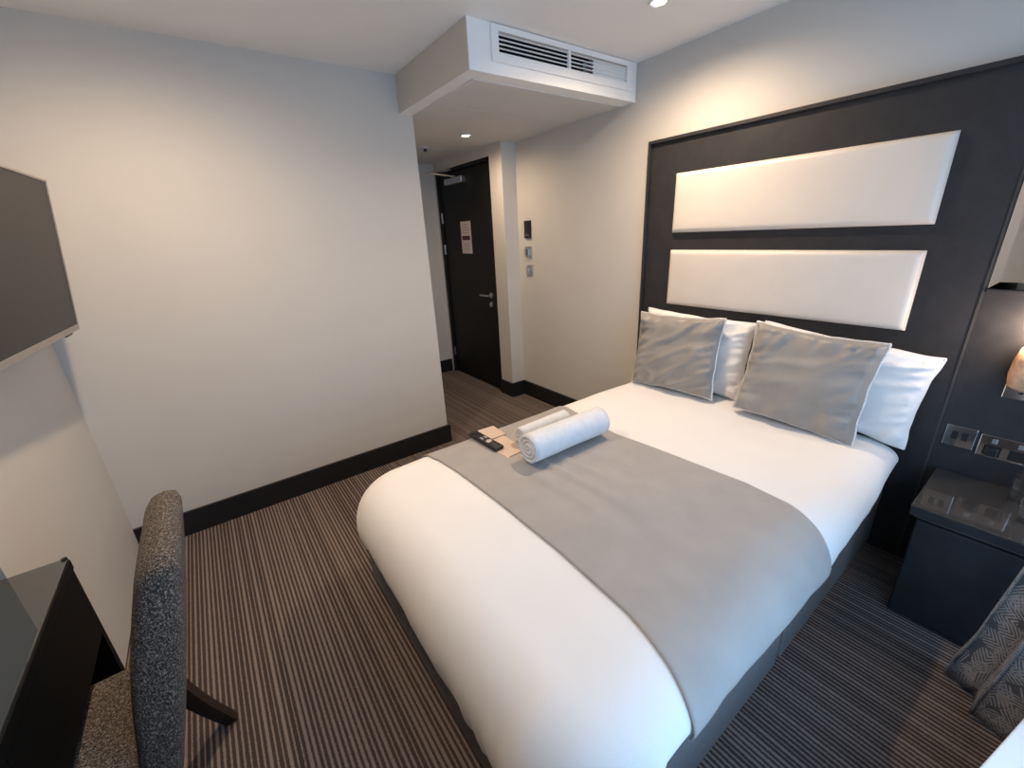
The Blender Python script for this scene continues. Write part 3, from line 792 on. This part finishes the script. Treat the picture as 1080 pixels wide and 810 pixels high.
# ------------------------------------------------------------------ desk
dk = thing('desk', 'black desk with a dark glass top against the left wall', 'desk', (-0.71, 0.93, 0))
DF = -0.478; DY0, DY1 = 0.36, 1.522
obj('desk_top', box(-0.945, DF, DY0, DY1, 0.712, 0.742, 0.002), 'desk_black', dk)
obj('glass_top', box(-0.945, DF - 0.002, DY0 + 0.002, DY1 - 0.002, 0.7425, 0.7505, 0.002), 'desk_glass', dk)
obj('corner_clip', lathe([(0.007, 0), (0.007, 0.012)], (DF - 0.008, DY1 - 0.008, 0.7425), 12), 'black_plastic', dk)
obj('side_panel', box(-0.945, DF - 0.003, DY1 - 0.028, DY1 - 0.003, 0, 0.712), 'desk_black', dk)
obj('side_panel', box(-0.945, DF - 0.003, DY0 + 0.003, DY0 + 0.028, 0, 0.712), 'desk_black', dk)
obj('back_panel', box(-0.945, -0.93, DY0 + 0.028, DY1 - 0.028, 0.05, 0.712), 'desk_black', dk)
for y0, y1 in ((DY0 + 0.03, 0.938), (0.942, DY1 - 0.03)):
    dr = obj('drawer', box(-0.80, DF - 0.002, y0, y1, 0.485, 0.710, 0.002), 'desk_black', dk)

# ------------------------------------------------------------------ chair
ch = thing('dining_chair', 'brown tweed upholstered chair with dark wooden legs at the desk', 'chair', (-0.45, 1.18, 0))
def back_bm():
    Y0, Y1 = 0.985, 1.365
    b = new(); n = 40; m = 34
    def section(z):   # centre x, half thickness
        t = (z - 0.36) / 0.59
        cx = -0.352 + 0.147 * t - 0.004 * math.sin(t * PI)
        return cx, 0.040 + 0.011 * math.sin(min(1, t * 1.05) * PI)
    VV = []
    for j in range(m + 1):
        row = []
        zr = j / m
        for i in range(n):
            a = 2 * PI * i / n; c, s = math.cos(a), math.sin(a)
            # superellipse section in (x, y)
            ex, ey = 2 / 3.2, 2 / 9.0
            sx = math.copysign(abs(c) ** ex, c); sy = math.copysign(abs(s) ** ey, s)
            z = 0.36 + 0.59 * zr
            top = smooth(0.86, 1.0, zr)
            cap = math.sqrt(max(0.0, 1 - max(0, (zr - 0.925) / 0.075) ** 2))
            cx, ht = section(z)
            ym = (Y0 + Y1) / 2; hw = (Y1 - Y0) / 2 * (0.93 + 0.07 * smooth(0, 0.6, zr))
            hy = hw - (1 - cap) * 0.04
            row.append(b.verts.new((cx + sx * ht * max(cap, 0.02), ym + sy * hy, z)))
        VV.append(row)
    for a, c in zip(VV, VV[1:]):
        for i in range(n): b.faces.new((a[i], a[(i + 1) % n], c[(i + 1) % n], c[i]))
    b.faces.new(VV[0]); b.faces.new(VV[-1])
    return b
bk = obj('backrest', back_bm(), 'tweed', ch, True)
obj('seat', box(-0.78, -0.375, 0.985, 1.345, 0.385, 0.458, 0.022, 3), 'tweed', ch, True)
def leg(top, foot, w0, w1):
    b = new(); rows = []
    for k in range(7):
        t = k / 6; bow = math.sin(t * PI) * 0.012
        c = Vector(top).lerp(Vector(foot), t) - Vector((bow if foot[0] > -0.5 else 0, 0, 0)); w = w0 + (w1 - w0) * t
        rows.append([b.verts.new((c.x + dx * w / 2, c.y + dy * w / 2, c.z)) for dx, dy in ((-1, -1), (1, -1), (1, 1), (-1, 1))])
    for a, c in zip(rows, rows[1:]):
        for i in range(4): b.faces.new((a[i], a[(i + 1) % 4], c[(i + 1) % 4], c[i]))
    b.faces.new(rows[0]); b.faces.new(rows[-1]); return b
obj('leg', leg((-0.365, 1.335, 0.40), (-0.272, 1.405, 0.0), 0.046, 0.034), 'leg_wood', ch)
obj('leg', leg((-0.365, 1.015, 0.40), (-0.272, 0.955, 0.0), 0.046, 0.034), 'leg_wood', ch)
obj('leg', leg((-0.75, 1.315, 0.40), (-0.755, 1.325, 0.0), 0.042, 0.034), 'leg_wood', ch)
obj('leg', leg((-0.75, 1.015, 0.40), (-0.755, 1.005, 0.0), 0.042, 0.034), 'leg_wood', ch)

# ------------------------------------------------------------------ small wall fittings
def fitting(name, label, cat, y0, y1, z0, z1, m, th=0.010):
    t = thing(name, label, cat, (XH, (y0 + y1) / 2, z0))
    obj('plate', box(XH - th, XH, y0, y1, z0, z1, 0.002), m, t)
    return t
f1 = fitting('thermostat', 'black wall thermostat, top of three controls by the lobby', 'thermostat', 2.965, 3.05, 1.49, 1.635, 'black_plastic', 0.014)
obj('display', box(XH - 0.0155, XH - 0.0135, 2.978, 3.037, 1.555, 1.622), 'tv_screen', f1)
obj('key', box(XH - 0.0165, XH - 0.0135, 2.985, 3.03, 1.51, 1.53), 'desk_glass', f1)
f2 = fitting('key_card_switch', 'chrome key card switch, middle of three wall controls by the lobby', 'switch', 2.962, 3.048, 1.335, 1.424, 'brushed_steel')
obj('card_holder', box(XH - 0.030, XH - 0.009, 2.985, 3.032, 1.345, 1.405, 0.003), 'brushed_steel', f2)
obj('card_slot', box(XH - 0.032, XH - 0.0295, 2.988, 3.003, 1.35, 1.40), 'black_plastic', f2)
f3 = fitting('light_switch', 'brushed steel light switch, lowest of three wall controls by the lobby', 'switch', 2.955, 3.042, 1.176, 1.266, 'brushed_steel')
for y in (2.982, 3.015):
    obj('rocker', box(XH - 0.014, XH - 0.009, y - 0.010, y + 0.010, 1.20, 1.243, 0.002), 'chrome', f3)

# ------------------------------------------------------------------ ceiling fittings
def downlight(label, x, y, zc, power, spot=179, col=WARM):
    t = thing('downlight', label, 'light', (x, y, zc - 0.012), 'recessed downlights')
    obj('trim_ring', lathe([(0.030, 0.0), (0.043, -0.001), (0.045, -0.005), (0.043, -0.008), (0.033, -0.009), (0.030, -0.004)], (x, y, zc), 32), 'white_paint', t, True)
    obj('lens', lathe([(0.001, -0.0040), (0.029, -0.0040), (0.029, -0.0005), (0.001, -0.0005)], (x, y, zc), 32), 'lamp_glow', t)
    l = bpy.data.lights.new('downlight_beam', 'SPOT'); l.energy = power; l.color = col; l.spot_size = math.radians(spot); l.spot_blend = 1.0; l.shadow_soft_size = 0.03
    o = bpy.data.objects.new('downlight_beam', l); C.objects.link(o); o.parent = t; o.location = (0, 0, -0.004)
downlight('lit recessed downlight in the ceiling near the headboard', 1.89, 1.405, H, DOWN, 167)
downlight('lit recessed downlight in the ceiling near the television', -0.05, 1.86, H, DOWN)
downlight('lit recessed downlight under the bulkhead in the lobby', 1.886, 3.066, SOF - 0.004, DOWN * 0.34)
sd = thing('smoke_detector', 'small dark sensor on the lobby ceiling', 'detector', (1.80, 3.59, SOF - 0.03))
obj('base', lathe([(0.001, 0), (0.035, 0), (0.035, -0.010), (0.022, -0.014), (0.001, -0.014)], (1.80, 3.59, SOF - 0.004), 24), 'grey_button', sd)
obj('nozzle', lathe([(0.012, -0.014), (0.012, -0.030), (0.018, -0.034), (0.001, -0.036)], (1.80, 3.59, SOF - 0.004), 16), 'black_plastic', sd)
